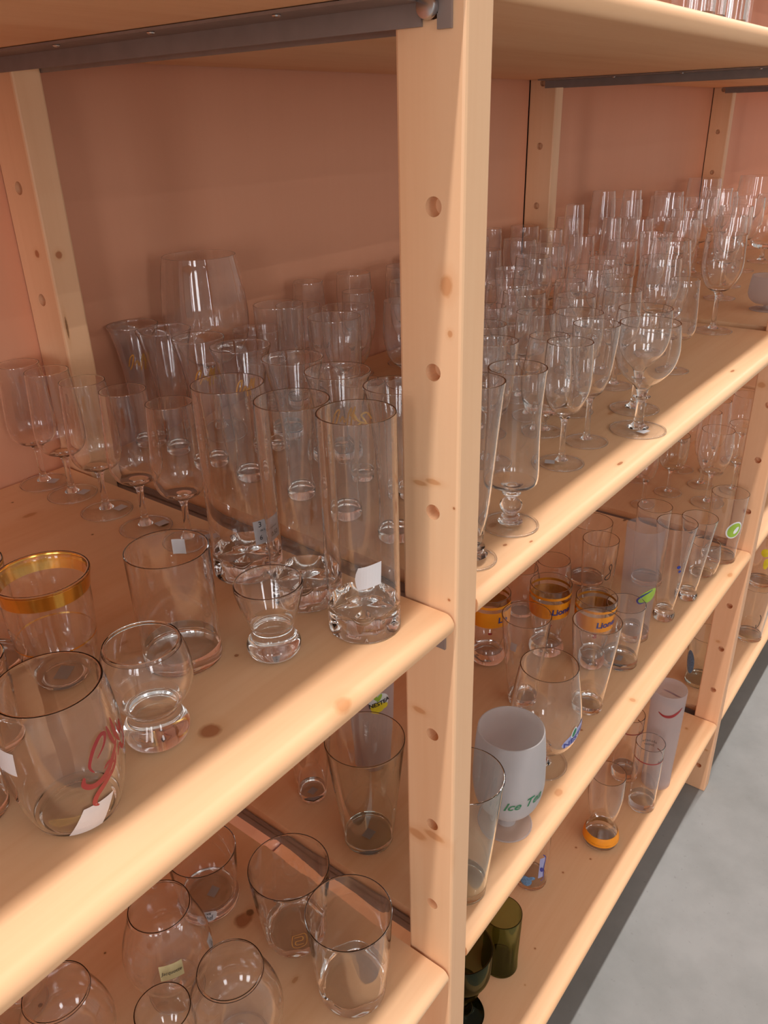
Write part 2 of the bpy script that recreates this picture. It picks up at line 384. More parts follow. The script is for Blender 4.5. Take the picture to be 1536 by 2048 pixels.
def tumbler(R, h, prof, zb, th, dome=.003, mat=('clear', 'thick'), seg=48, flute=None, dimple=False, inner_r=None):
    """prof in units (r/R, z/h); a solid base up to zb*h, a thin wall above"""
    pr = [(a*R, b*h) for a, b in smooth(prof, 4)]
    zb = zb*h
    rb = interp(pr, zb)
    low = [p for p in pr if p[1] < zb-1e-5]; up = [(rb, zb)]+[p for p in pr if p[1] > zb+1e-5]
    r0 = pr[0][0]; e = min(.0012, r0*.1)
    base = [(0, .0008), (r0-3*e, .0004), (r0-e, 0), (r0, e)]+[p for p in low if p[1] > e*1.2]+[(rb, zb)]
    ri = (inner_r*R if inner_r else rb-th)
    base += [(ri, zb), (ri*.75, zb-dome*.55), (ri*.4, zb-dome*.9), (0, zb-dome)]
    mod = None; modb = None
    if flute:
        n, z_a, z_b, amp = flute
        def mod(a, z, n=n, za=z_a*h, zb_=z_b*h, amp=amp):
            if z < za*.999 or z > zb_: return 1
            u = (z-za)/(zb_-za); return 1-amp*abs(math.cos(n*a/2))**2*math.sin(math.pi*min(1, u*1.0+.02))
        modb = mod
    if dimple:
        def modb(a, z, zb_=zb):
            u = z/zb_; return 1-.17*max(0, math.cos(4*a+.5))**2*math.exp(-((u-.62)/.30)**2)
        def mod(a, z, zb_=zb):
            u = z/zb_; return 1-.17*max(0, math.cos(4*a+.5))**2*math.exp(-((u-.62)/.30)**2)
    g = G(); g.R, g.h, g.prof = R, h, pr
    g.parts = [('glass_wall', lathe('glass_wall', shell(up, th), seg, mod), mat[0]), ('base', lathe('base', base, seg, modb, 35), mat[1])]
    if dimple:                                                  # wavy inner floor drawn down between the dents
        me = g.parts[1][1]
        for v in me.vertices:
            rr = math.hypot(v.co.x, v.co.y); a = math.atan2(v.co.y, v.co.x)
            if v.co.z > zb-dome-.0001 and rr < ri*1.001 and rr > 0: v.co.z -= .0065*(rr/ri)*max(0, -math.cos(4*a+.5))
    return g
def stemware(R, h, bowl, zbowl, foot_r, stem_r, th=.0009, mats=('clear', 'thick', 'disc'), seg=40, knobs=None, bthick=.003, foot_h=.045):
    """bowl = outer profile (r/R, z/h) starting at the stem; foot disc and stem below it"""
    pr = [(stem_r*R*.9, zbowl*h)]+[(a*R, b*h) for a, b in smooth(bowl, 4)]
    sh = shell(pr, th, zbowl*h+bthick)
    sh = [(0, zbowl*h-.0004)]+sh
    fh = foot_h*h; fr = foot_r*R; sr = stem_r*R
    foot = [(0, .0003), (fr*.93, .0002), (fr, .0006), (fr, .0012), (fr*.93, .0018), (fr*.6, .0026), (fr*.3, fh*.55), (sr*1.6, fh*.85), (0, fh*.9)]
    if knobs: st = [(0, fh*.5)]+[(a*R, b*h) for a, b in smooth(knobs, 4)]+[(0, zbowl*h+.0002)]
    else: st = [(0, fh*.6)]+smooth([(sr*2.3, fh*.72), (sr*1.25, fh*1.5), (sr, fh*3), (sr*.95, (fh*2+zbowl*h)/2), (sr*1.05, zbowl*h*.88), (sr*1.9, zbowl*h-.0003)], 3)+[(0, zbowl*h+.0003)]
    fm = lathe('foot', foot, seg, None, 60)
    rm = lathe('rim', [(fr-.0004+.0010*math.cos(2*math.pi*k/8), .0010+.0009*math.sin(2*math.pi*k/8)) for k in range(9)], seg, None, 180)
    nf = len(fm.polygons); bm = bmesh.new(); bm.from_mesh(fm); bm.from_mesh(rm); bm.to_mesh(fm); bm.free(); bpy.data.meshes.remove(rm)
    fm.materials.append(M[mats[2]]); fm.materials.append(M['thick' if mats[2] == 'disc' else mats[2]])
    fm.polygons.foreach_set('material_index', [0]*nf+[1]*(len(fm.polygons)-nf))
    g = G(); g.R, g.h, g.prof = R, h, pr
    g.parts = [('bowl', lathe('bowl', sh, seg), mats[0]), ('stem', lathe('stem', st, max(16, seg//2), None, 60), mats[1]), ('foot', fm, mats[2])]
    g.foot_r = fr
    return g
# profiles
P_TAST = [(.32, .345), (.70, .375), (.92, .43), (1, .51), (.98, .64), (.92, .82), (.86, 1)]
P_WINE = [(.25, .42), (.62, .47), (.90, .58), (1, .70), (.98, .84), (.94, 1)]
P_BELL = [(.22, .40), (.55, .46), (.80, .60), (.90, .75), (.97, .9), (1, 1)]
P_COUP = [(.14, .33), (.26, .42), (.58, .50), (.86, .60), (1, .74), (.98, .88), (.93, 1)]
P_BALL = [(.22, .20), (.60, .24), (.90, .36), (1, .50), (.93, .68), (.76, .88), (.68, 1)]
P_BRAN = [(.22, .20), (.60, .225), (.88, .33), (1, .49), (.97, .66), (.87, .87), (.80, 1)]
P_GOB = [(.22, .175), (.60, .20), (.87, .31), (.99, .46), (1, .60), (.96, .84), (.91, 1)]
P_FLUT = [(.30, .36), (.75, .42), (.98, .55), (1, .70), (.93, .86), (.84, 1)]
P_PED = [(.40, .268), (.78, .282), (.90, .31), (.93, .38), (.90, .55), (.90, .72), (.95, .88), (1, 1)]
K_PED = [(.46, .030), (.40, .042), (.24, .050), (.33, .062), (.33, .072), (.20, .082), (.30, .098), (.40, .130), (.38, .160), (.22, .188), (.15, .200), (.32, .216), (.32, .228), (.16, .242), (.24, .258), (.40, .268)]
def cylp(r0=1.0): return [(r0, 0), (r0, .2), (r0+(1-r0)*.5, .5), (1, 1)]
P_FLARE = [(.56, 0), (.58, .06), (.50, .18), (.52, .34), (.62, .58), (.80, .84), (1, 1)]
P_SHOT = [(.66, 0), (.78, .08), (.80, .17), (.66, .27), (.60, .36), (.74, .52), (.90, .74), (1, .92), (1, 1)]
P_GOLD = [(.50, 0), (.62, .03), (.72, .12), (.84, .34), (.90, .58), (.93, .84), (1, 1)]
P_BARR = [(.66, 0), (.76, .04), (.90, .22), (1, .50), (.97, .78), (.88, 1)]
P_WAIS = [(.60, 0), (.72, .05), (.74, .14), (.60, .26), (.56, .33), (.70, .40), (.93, .53), (1, .68), (.95, .86), (.84, 1)]
P_PINT = [(.64, 0), (.66, .08), (.80, .45), (.92, .78), (1, 1)]
P_CONE = [(.55, 0), (.60, .10), (.78, .50), (.92, .78), (1, 1)]
P_VFL = [(.50, 0), (.56, .05), (.46, .12), (.55, .25), (.78, .65), (1, 1)]
P_ROCK = [(.74, 0), (.80, .03), (.84, .10), (.90, .35), (.95, .7), (1, 1)]
P_BOOT = [(.90, 0), (1, .05), (.99, .13), (.76, .25), (.68, .32), (.84, .48), (.98, .72), (.96, 1)]
P_MUG = [(.70, 0), (.82, .03), (.84, .10), (.62, .22), (.74, .34), (.95, .6), (1, .8), (1, 1)]
P_LOW = [(.78, 0), (.88, .05), (.90, .12), (.80, .20), (.86, .32), (.95, .6), (1, 1)]

# ------------------------------------------------------------------ decals that follow a glass wall
def decal(name, g, polys, a0, zc, mat, parent, off=.0004, label=None, thick=True):
    """polys in (s, z) metres on the wall: s to the right as seen, z up from zc; a0 = direction of the middle"""
    vs = []; fs = []
    for pl in polys:
        b = len(vs)
        for (s, z) in pl:
            zz = zc+z; r = interp(g.prof, zz)+off
            r = max(r, .003)
            a = a0+s/r; vs.append((r*math.cos(a), r*math.sin(a), zz))
        fs.append(tuple(range(b, b+len(pl))))
    me = mesh(name, vs, fs, True)
    return obj(name, me, M[mat], parent, label=label)
def patch(w, h, nx=8, ny=4, sh=0.0, cut=0.0):
    q = []
    for i in range(nx):
        for j in range(ny):
            x0, x1, y0, y1 = -w/2+w*i/nx, -w/2+w*(i+1)/nx, -h/2+h*j/ny, -h/2+h*(j+1)/ny
            q.append([(x+sh*y-cut*math.sin(math.pi*(y/h+.5))*(1 if x < -w/2+1e-6 else 0), y+.12*w*math.sin(x/w*2)*(1 if cut else 0)) for x, y in ((x0, y0), (x1, y0), (x1, y1), (x0, y1))])
    return q
def ellipse(a, b, rot=0.0, n=24, rings=3, cx=0, cy=0):
    q = []; c, s = math.cos(rot), math.sin(rot)
    def P(r, k): x, y = a*r*math.cos(2*math.pi*k/n), b*r*math.sin(2*math.pi*k/n); return (cx+x*c-y*s, cy+x*s+y*c)
    for i in range(rings):
        for k in range(n):
            r0, r1 = i/rings, (i+1)/rings
            q.append([P(r0, k), P(r1, k), P(r1, k+1), P(r0, k+1)] if i else [(cx, cy), P(r1, k), P(r1, k+1)])
    return q
def stroke(pts, w, taper=True, n=6):
    """a brush stroke through the points"""
    p = smooth(pts, n); q = []; N = len(p)
    L = []
    for i in range(N):
        a, b = p[max(0, i-1)], p[min(N-1, i+1)]; dx, dy = b[0]-a[0], b[1]-a[1]; l = math.hypot(dx, dy) or 1
        ww = w/2*(.25+.75*math.sin(math.pi*i/(N-1))) if taper else w/2
        L.append(((p[i][0]-dy/l*ww, p[i][1]+dx/l*ww), (p[i][0]+dy/l*ww, p[i][1]-dx/l*ww)))
    for a, b in zip(L, L[1:]): q.append([a[0], a[1], b[1], b[0]])
    return q
def letters(s, size, shear=0.0, rot=0.0, bold=0.0, sx=1.0, font=None, spacing=1.0):
    cu = bpy.data.curves.new('t', 'FONT'); cu.body = s; cu.size = size; cu.shear = shear; cu.align_x = 'CENTER'; cu.align_y = 'CENTER'
    cu.offset = bold; cu.resolution_u = 3; cu.space_character = spacing
    o = bpy.data.objects.new('t', cu); me = bpy.data.meshes.new_from_object(o)
    c, s_ = math.cos(rot), math.sin(rot); q = []
    for f_ in me.polygons:
        pts = [me.vertices[i].co for i in f_.vertices]
        q.append([(v.x*sx*c-v.y*s_, v.x*sx*s_+v.y*c) for v in pts])
    bpy.data.objects.remove(o); bpy.data.curves.remove(cu); bpy.data.meshes.remove(me)
    return q
def flat(name, polys, loc, rot, mat, parent, z, thick=0):
    c, s = math.cos(rot), math.sin(rot)
    vs = []; fs = []
    for pl in polys:
        b = len(vs)
        for x, y in pl: vs.append((loc[0]+x*c-y*s, loc[1]+x*s+y*c, z))
        fs.append(tuple(range(b, b+len(pl))))
    return obj(name, mesh(name, vs, fs), M[mat], parent)
def band(name, g, z0, z1, mat, parent, off=.0003, a0=0, a1=2*math.pi, seg=48, label=None, rows=2):
    vs = []; fs = []
    for j in range(rows+1):
        z = z0+(z1-z0)*j/rows; r = interp(g.prof, z)+off
        for k in range(seg+1):
            a = a0+(a1-a0)*k/seg; vs.append((r*math.cos(a), r*math.sin(a), z))
    for j in range(rows):
        for k in range(seg):
            b = j*(seg+1)+k; fs.append((b, b+1, b+seg+2, b+seg+1))
    return obj(name, mesh(name, vs, fs, True), M[mat], parent, label=label)
TH = []
def place(g, name, x, y, z, label, cat, group=None, rot=None):
    r = empty(name, (x, y, z+.0002))
    for (pn, me, mk) in g.parts: obj(pn, me, M[mk], r)
    tag(r, label, cat, group)
    g.root = r; g.x, g.y, g.z = x, y, z
    g.cam = math.atan2(CAM.y-y, CAM.x-x)
    TH.append((x, y, z, max([g.R, getattr(g, 'foot_r', 0)]), r))
    return g
# ------------------------------------------------------------------ the glasses
def B(u, v, z): P = at(u, v, z); return P.x, P.y
D2 = math.radians
def HT(u, v, vt, z):                                   # height of an upright thing from its foot and top rows
    P = at(u, v, z); lo, hi = 0.0, .5
    for _ in range(40):
        m = (lo+hi)/2
        if proj((P.x, P.y, z+m))[1] > vt: lo = m
        else: hi = m
    return P.x, P.y, lo
# --- nearest bay, middle shelf: front row
zz = Z1
x, y = B(158, 1612, zz)
g = place(tumbler(.0298, .081, P_BARR, .045, .0011, .002), 'beer_tumbler', x, y, zz, 'rounded beer glass with red script lettering, leftmost at the front of the middle shelf', 'glass')
A = g.cam
red = []
for st_, w_ in [([(-.011, -.004), (-.0125, .001), (-.009, .009), (-.004, .014), (-.001, .013), (-.003, .008), (-.008, .003)], .0018),
                ([(-.016, -.004), (-.0165, -.009), (-.012, -.0125), (-.005, -.010), (.002, -.001), (.005, .004)], .0030),
                ([(.003, -.003), (.000, -.010), (-.006, -.015), (-.011, -.020), (-.0125, -.025), (-.0105, -.028)], .0026),
                ([(.001, .016), (.002, .008), (.004, .001)], .0018), ([(.005, .018), (.0055, .008), (.008, .000)], .0020),
                ([(.008, .012), (.010, .004), (.012, .010), (.013, .000)], .0018), ([(.004, -.006), (.007, -.001), (.010, -.006), (.014, .000), (.017, .006)], .0018),
                ([(-.006, -.006), (-.002, -.004), (.002, -.009)], .0014)]: red += stroke(st_, w_*1.25)
decal('red_lettering', g, [[(s*1.05+.002, z*.95) for s, z in q] for q in red], A+D2(38), .046, 'red', g.root)
decal('price_sticker', g, patch(.017, .019, sh=.45), A+D2(12), .012, 'paper', g.root)
decal('price_sticker', g, patch(.015, .013), A-D2(62), .055, 'paper', g.root)
x, y = B(318, 1470, zz)
g = place(tumbler(.0256, .066, P_WAIS, .40, .0010, .003), 'shot_glass', x, y, zz, 'small round-bowled glass on a bulbous solid foot, right of the red-lettered beer glass', 'glass')
x, y = B(132, 1352, zz)
g = place(tumbler(.0290, .078, P_GOLD, .07, .0010, .002), 'tumbler', x, y, zz, 'tumbler with a wide gold band around its rim, behind the red-lettered beer glass', 'glass')
h = g.h
band('gold_rim', g, h*.85, h*.995, 'gold', g.root, .0002)
band('gold_line', g, h*.42, h*.435, 'gold', g.root, .0002)
flat('price_sticker', patch(.014, .010), (0, 0), .6, 'paper', g.root, .0015)
x, y = B(368, 1312, zz)
g = place(tumbler(.0268, .083, cylp(.97), .15, .0013, .003), 'tumbler', x, y, zz, 'plain straight tumbler with a thick base, behind the bulbous-footed shot glass', 'glass')
decal('price_sticker', g, patch(.009, .011), A+D2(150), .071, 'paper', g.root, off=-.0017)
x, y = B(550, 1303, zz)
g = place(tumbler(.0228, .055, P_SHOT, .45, .0010, .004), 'shot_glass', x, y, zz, 'short flared shot glass on a heavy solid foot, left of the frontmost tall tumbler', 'glass')
tall = [((730, 1248), .159, .0258, 'frontmost tall narrow tumbler with a dented base, right beside the middle post', 1),
        ((614, 1190), .155, .0262, 'tall narrow tumbler with a dented base, second back from the middle post', 0),
        ((497, 1138), .155, .0268, 'tall narrow tumbler with a priced sticker, third and farthest back of its row', 2)]
for (uv, h, R, lb, k) in tall:
    x, y = B(*uv, zz)
    g = place(tumbler(R, h, [(1, 0), (1, .1), (1, .5), (1, 1)], .135, .0011, .006, dimple=True, seg=80), 'tall_tumbler', x, y, zz, lb, 'glass', 'tall dented-base tumblers')
    if k == 1:
        decal('price_sticker', g, patch(.016, .017, sh=.05, cut=.002), g.cam+D2(10), .054, 'paper', g.root)
        st_ = stroke([(-.006, 0), (-.003, .004), (.001, .002), (-.002, -.003), (.003, -.002), (.006, .003)], .0012, False) + stroke([(-.005, -.005), (0, -.003), (.005, -.006)], .001, False)
        decal('gold_lettering', g, st_, g.cam+D2(170), .146, 'goldprint', g.root, off=.0002)
    if k == 2:
        decal('price_sticker', g, patch(.025, .020, 10, 4, sh=-.05), g.cam+D2(42), .044, 'paper', g.root)
        tx = letters('3', .0065) ; tx = [[(s-.0075, z+.0065) for s, z in q] for q in tx]
        t2 = letters('de kringwinkel', .0026); t2 = [[(s, z+.0016) for s, z in q] for q in t2]
        t3 = letters('6   0,50', .0058); t3 = [[(s, z-.0045) for s, z in q] for q in t3]
        o = decal('price_writing', g, tx+t2+t3, g.cam+D2(42), .044, 'black', g.root, off=.0007)
# left edge items
x, y = B(56, 1345, zz)
g = place(tumbler(.0262, .077, cylp(.9), .08, .001, .002), 'tumbler', x-.012, y+.030, zz, 'tumbler with a thin gilt rim and white letters, cut by the left picture edge', 'glass')
band('gold_line', g, g.h*.975, g.h*.998, 'goldprint', g.root, .0002)
decal('white_lettering', g, letters('PAM', .008), g.cam+D2(18), .052, 'white', g.root)
x, y = B(10, 1480, zz)
g = place(tumbler(.0200, .060, cylp(.85), .12, .001, .002), 'small_tumbler', x-.006, y+.004, zz, 'small plain glass at the left picture edge, in front of the gold-banded tumbler', 'glass')
x, y = B(-62, 1625, zz)
g = place(tumbler(.0225, .055, cylp(.9), .12, .001, .002), 'small_tumbler', x, y, zz, 'glass barely showing at the left picture edge, beside the red-lettered beer glass', 'glass')
# tasting glasses along the frame
ords = ['first from the left, by the panel', 'second from the left', 'third from the left', 'fourth from the left', 'fifth from the left, beside tall tumblers']
for i, (x, y, h, R) in enumerate([(-.040, .474, .124, .0228), (-.040, .424, .125, .0228), (-.043, .363, .126, .0228), (-.043, .304, .128, .0225), (-.039, .249, .126, .0220)]):
    g = place(stemware(R, h, P_TAST, .335, 1.02, .13, bthick=.0035), 'tasting_glass', x, y, zz, 'tulip tasting glass at the frame, '+ords[i], 'glass', 'tasting glasses in a row')
    flat('price_sticker', patch(.011, .009), (.004+.002*i, -.010), .5-.2*i, 'paper', g.root, .0034)
# --- flared beer glasses in a row just beyond the near frame
x, y = .158, .440
FL = [(.095, .476, .0270), (.098, .428, .0285), (.094, .369, .0262), (.094, .308, .0290), (.090, .236, .0280), (.080, .174, .0284), (.074, .108, .0262)]
for i, (x, y, R) in enumerate(FL):
    lb = ['flared beer glass with gold script, farthest back of the row behind the near post', 'flared beer glass, second from the back of the row', 'flared beer glass with gold script, third from the back of the row',
          'flared beer glass, fourth from the back, behind the tall tumblers', 'flared beer glass, fifth from the back of the row, behind the middle tall tumbler', 'flared beer glass, second from the front of the row, behind the near tall tumbler', 'flared beer glass at the front of the row, partly hidden by the middle post'][i]
    g = place(tumbler(R, .135, P_FLARE, .07, .0011, .002), 'beer_glass', x, y, zz, lb, 'glass', 'flared beer glasses in a row')
    sc_k = []
    for st_ in ([(-.010, -.004), (-.007, .006), (-.003, .009), (-.006, -.002), (-.009, -.007)], [(-.003, -.002), (.000, .003), (.001, -.003), (.003, .001)], [(.003, -.008), (.005, .004), (.008, .010), (.007, .002)], [(.007, -.008), (.009, .004), (.012, .010), (.010, .001), (.012, -.003)]): sc_k += stroke(st_, .0014, False)
    if i in (0, 2, 3, 5): decal('gold_lettering', g, sc_k, g.cam+D2(-2 if i < 2 else 6), .098, 'goldprint', g.root)
# balloon wine glass
g = place(stemware(.0465, .200, [(.15, .40), (.55, .44), (.90, .53), (1, .66), (.96, .82), (.84, 1)], .395, .80, .09, .001, bthick=.004), 'wine_glass', .163, .436, zz, 'big balloon wine glass rising above all others near the back', 'wine glass')
# other glasses beyond the near frame (bay right of the middle post)
OT = [('tumbler', .200, .360, .150, .0268, 'straight tall glass with a reddish rim, left of two tall ones behind the tasting rows'),
      ('tumbler', .185, .268, .150, .0268, 'straight tall glass left of the middle post, standing in front of the wide one'),
      ('wine', .300, .352, .130, .0300, 'wide wine glass just left of the middle post at the back'),
      ('tumbler', .297, .425, .125, .0270, 'straight glass behind the two tall straight ones'),
      ('wine', .382, .400, .130, .0215, 'small wine glass with bright rim highlight, left of the post at the back'),
      ('wine', .262, .200, .130, .0270, 'wine glass partly hidden by the left side of the middle post'),
      ('cone', .150, .148, .110, .0230, 'small conical glass close to the left side of the middle post'),
      ('cone', .255, .455, .100, .0290, 'low wide glass behind the big balloon glass'),
      ('cone', .1600, .345, .100, .0215, 'small glass between the flared row and the tall straight glass'),
      ('cone', .155, .210, .100, .0220, 'small glass squeezed between flared beer glasses and post')]
for (ty, x, y, h, R, lb) in OT:
    if ty == 'tumbler': gg = tumbler(R, h, cylp(.92), .08, .0012, .002)
    elif ty == 'wine': gg = stemware(R, h, P_WINE, .415, .9, .12, bthick=.003)
    else: gg = tumbler(R, h, P_CONE, .1, .0011, .002)
    place(gg, {'tumbler': 'tall_glass', 'wine': 'wine_glass', 'cone': 'tumbler'}[ty], x, y, zz, lb, 'wine glass' if ty == 'wine' else 'glass', 'glasses beyond the near frame')
# --- bay right of the post, middle shelf: front glasses
x, y = B(1020, 1050, zz)
g = place(stemware(.0242, .142, P_PED, .268, 1.02, .2, .0011, knobs=K_PED, bthick=.003, foot_h=.03, seg=56), 'pedestal_glass', x, y, zz, 'tall straight-bowled glass on a knobbed stem, first right of the middle post', 'glass')
x, y = B(942, 1118, zz)
g = place(stemware(.0225, .150, [(.30, .10), (.42, .13), (.62, .35), (.85, .75), (1, 1)], .085, .92, .26, .0014, bthick=.012, foot_h=.05, seg=56), 'pilsner_glass', x, y, zz, 'footed pilsner glass half hidden behind the right side of the middle post', 'glass')
x, y = B(1122, 927, zz)
g = place(stemware(.0240, .127, P_WINE, .40, .96, .12, .001, bthick=.004), 'wine_glass', x, y, zz, 'clear wine glass standing right of the knobbed-stem glass', 'wine glass')
flat('price_sticker', patch(.010, .010), (-.010, .008), .4, 'paper', g.root, .0034)
x, y = B(1172, 884, zz)
g = place(stemware(.0245, .130, P_BELL, .40, .95, .12, .001, bthick=.004), 'wine_glass', x, y, zz, 'bell-shaped wine glass just behind the first clear wine glass', 'wine glass')
x, y = B(1275, 860, zz)
g = place(stemware(.0345, .122, P_COUP, .33, .90, .15, .001, bthick=.006, seg=56), 'wide_wine_glass', x, y, zz, 'frontmost wide-bowled wine glass with tapering stem and sticker on its foot', 'wine glass')
flat('price_sticker', patch(.013, .010), (-.010, -.010), -.2, 'paper', g.root, .0036)
x, y = B(1287, 822, zz)
g = place(stemware(.0330, .122, P_COUP, .33, .88, .15, .001, bthick=.006), 'wide_wine_glass', x, y+.012, zz, 'second wide-bowled wine glass, directly behind the frontmost wide one', 'wine glass')
flat('price_sticker', patch(.012, .009), (.011, -.006), .3, 'paper', g.root, .0036)
# hand-placed further ones: type, x, y, h, R, words
def wg(k, R, h):
    if k == 'w': return stemware(R, h, P_WINE, .42, .95, .12, bthick=.003, seg=32)
    if k == 't': return stemware(R, h, P_TAST, .37, .92, .10, bthick=.003, seg=32)
    if k == 'b': return stemware(R, h, P_BELL, .42, .92, .12, bthick=.003, seg=32)
    if k == 'c': return stemware(R, h, P_COUP, .34, .85, .14, bthick=.004, seg=32)
    if k == 'f': return stemware(R, h, P_FLUT, .34, 1.1, .16, bthick=.003, seg=28)
    if k == 'r': return stemware(R, h, P_BRAN, .27, .80, .12, bthick=.003, seg=32)
    if k == 'l': return tumbler(R, h, cylp(.9), .08, .0012, .002, seg=32)
HP = [('b', .262, .128, .128, .0232), ('w', .330, .178, .125, .0232), ('w', .395, .140, .125, .0235), ('r', .372, .075, .110, .0275), ('c', .455, .130, .120, .0300),
      ('b', .330, .235, .128, .0240), ('t', .398, .215, .128, .0220), ('w', .460, .205, .135, .0270), ('w', .345, .300, .135, .0250), ('r', .420, .290, .125, .0320),
      ('w', .530, .265, .130, .0320), ('w', .605, .215, .125, .0210), ('c', .518, .165, .125, .0260), ('w', .580, .130, .125, .0250), ('c', .700, .230, .128, .0330),
      ('w', .640, .165, .130, .0230), ('t', .690, .090, .125, .0228), ('w', .760, .150, .140, .0300), ('r', .866, .175, .150, .0360), ('w', .950, .118, .152, .0320),
      ('w', .450, .370, .135, .0270), ('w', .520, .345, .130, .0260), ('b', .600, .300, .135, .0250), ('w', .680, .310, .140, .0280), ('w', .780, .240, .130, .0270),
      ('t', .360, .465, .140, .0225), ('w', .440, .455, .140, .0245), ('w', .520, .430, .140, .0260), ('t', .600, .390, .145, .0230), ('w', .675, .390, .145, .0260),
      ('w', .760, .330, .145, .0290), ('t', .830, .470, .155, .0180), ('w', .925, .460, .150, .0260), ('t', .900, .395, .150, .0220), ('w', .800, .400, .145, .0280),
      ('w', .600, .465, .140, .0240), ('t', .690, .465, .150, .0230), ('w', .760, .460, .150, .0230), ('t', .850, .315, .150, .0230), ('f', .930, .300, .170, .0170),
      ('w', .860, .250, .145, .0240), ('f', .965, .385, .185, .0180), ('b', .935, .225, .150, .0260)]
BACK = []
nm = {'w': ('wine_glass', 'clear wine glass'), 't': ('wine_glass', 'slender tulip wine glass'), 'b': ('wine_glass', 'bell-shaped wine glass'), 'c': ('wide_wine_glass', 'wide shallow wine glass'), 'f': ('champagne_flute', 'tall champagne flute'), 'r': ('brandy_glass', 'rounded brandy glass'), 'l': ('tall_glass', 'straight tall glass')}
for (k, x, y, h, R) in HP: BACK.append([k, x, y, h, R, zz])
def spread(items, it=60, x0=.03, x1=.99, y0=.035, y1=.498):
    fixed = [(q[0], q[1], q[3]) for q in TH if abs(q[2]-items[0][5]) < .01]
    for _ in range(it):
        for i, a in enumerate(items):
            ra = max(a[4], a[4]*(1.1 if a[0] == 'f' else 1))+.0012
            for j, b in enumerate(items):
                if i == j: continue
                dx, dy = a[1]-b[1], a[2]-b[2]; d = math.hypot(dx, dy) or 1e-6; m = ra+b[4]*(1.1 if b[0] == 'f' else 1)-d
                if m > 0: a[1] += dx/d*m*.5; a[2] += dy/d*m*.5; b[1] -= dx/d*m*.5; b[2] -= dy/d*m*.5
            for (fx, fy, fr) in fixed:
                dx, dy = a[1]-fx, a[2]-fy; d = math.hypot(dx, dy) or 1e-6; m = ra+fr-d
                if m > 0: a[1] += dx/d*m; a[2] += dy/d*m
            a[1] = min(max(a[1], x0+a[4]*1.1), x1-a[4]*1.1); a[2] = min(max(a[2], y0), y1-a[4]*1.1)
spread(BACK)
WORD = ['first', 'second', 'third', 'fourth', 'fifth', 'sixth', 'seventh', 'eighth', 'ninth', 'tenth', 'eleventh', 'twelfth', 'thirteenth']
def rows(items, bands, tail):
    """labels count from the left of each depth band, as seen in the photo"""
    for (ya, yb, bn) in bands:
        for k in set(i[0] for i in items):
            sel = sorted([i for i in items if ya <= i[2] < yb and i[0] == k], key=lambda i: proj((i[1], i[2], i[5]))[0])
            for q, i in enumerate(sel):
                i.append('%s, %s from left, %s %s' % (nm[k][1], WORD[q], bn, tail) if len(sel) > 1 else 'only %s, %s %s' % (nm[k][1], bn, tail))
rows(BACK, [(0, .19, 'front rows'), (.19, .33, 'middle rows'), (.33, .6, 'back rows')], 'right of the post')
for (k, x, y, h, R, z, lb) in BACK:
    place(wg(k, R, h), nm[k][0], x, y, z, lb, 'wine glass' if k in 'wtbc' else 'glass', 'stemware crowd right of the post')
# --- third bay, middle shelf
B3 = [['f', 1.245, .455, .185, .0265, zz], ['f', 1.22, .385, .190, .0200, zz], ['w', 1.46, .400, .160, .0370, zz], ['w', 1.45, .320, .160, .0350, zz], ['w', 1.80, .430, .175, .0420, zz],
      ['w', 1.92, .340, .175, .0400, zz], ['w', 1.12, .330, .150, .0300, zz], ['w', 1.14, .255, .150, .0310, zz], ['w', 1.30, .300, .150, .0320, zz], ['w', 1.35, .220, .155, .0330, zz],
      ['t', 1.08, .450, .150, .0260, zz], ['w', 1.55, .250, .155, .0340, zz], ['w', 1.62, .330, .160, .0350, zz], ['w', 1.58, .440, .160, .0350, zz], ['w', 1.22, .190, .150, .0300, zz], ['w', 1.36, .450, .160, .0330, zz],
      ['r', 1.70, .240, .150, .0380, zz], ['w', 1.72, .370, .160, .0350, zz]]
spread(B3, 60, 1.03, 1.99)
rows(B3, [(0, .33, 'front rows'), (.33, .6, 'back rows')], 'in the third bay')
for (k, x, y, h, R, z, lb) in B3:
    place(wg(k, R, h), nm[k][0], x, y, z, lb, 'wine glass' if k in 'wtbc' else 'glass', 'stemware in the third bay')
gg = stemware(.034, .060, P_GOB, .175, .80, .12, .0012, ('frost_thin', 'frost_thin', 'frost_foot'), bthick=.003)
place(gg, 'frosted_bowl', 1.16, .090, zz, 'whitish frosted low bowl at the right picture edge, middle shelf', 'glass')
# --- upper shelf, bay right of the post (only the feet show)
for (uv, k, R, h, lb) in [((1385, 8), 'l', .024, .12, 'straight glass on the upper shelf, first from the left at the top edge'), ((1412, 2), 'l', .022, .12, 'straight glass on the upper shelf, second from the left at the top edge'),
                       ((1458, 28), 'l', .020, .13, 'thin straight glass on the upper shelf, third from the left at the top edge'), ((1500, 22), 'w', .030, .14, 'stemmed glass on the upper shelf, fourth from the left'),
                       ((1530, 40), 'w', .030, .14, 'stemmed glass on the upper shelf, cut by the right top corner')]:
    d = ray(*uv); s = (.055-CAM.y)/d.y
    P = CAM+d*s
    BZ = [[k, P.x, .055 if k == 'l' else .075, h, R, Z0]]
    place(wg(k, R, h), nm[k][0], P.x-.02*0, BZ[0][2], Z0, lb, 'glass', 'glasses on the upper shelf')
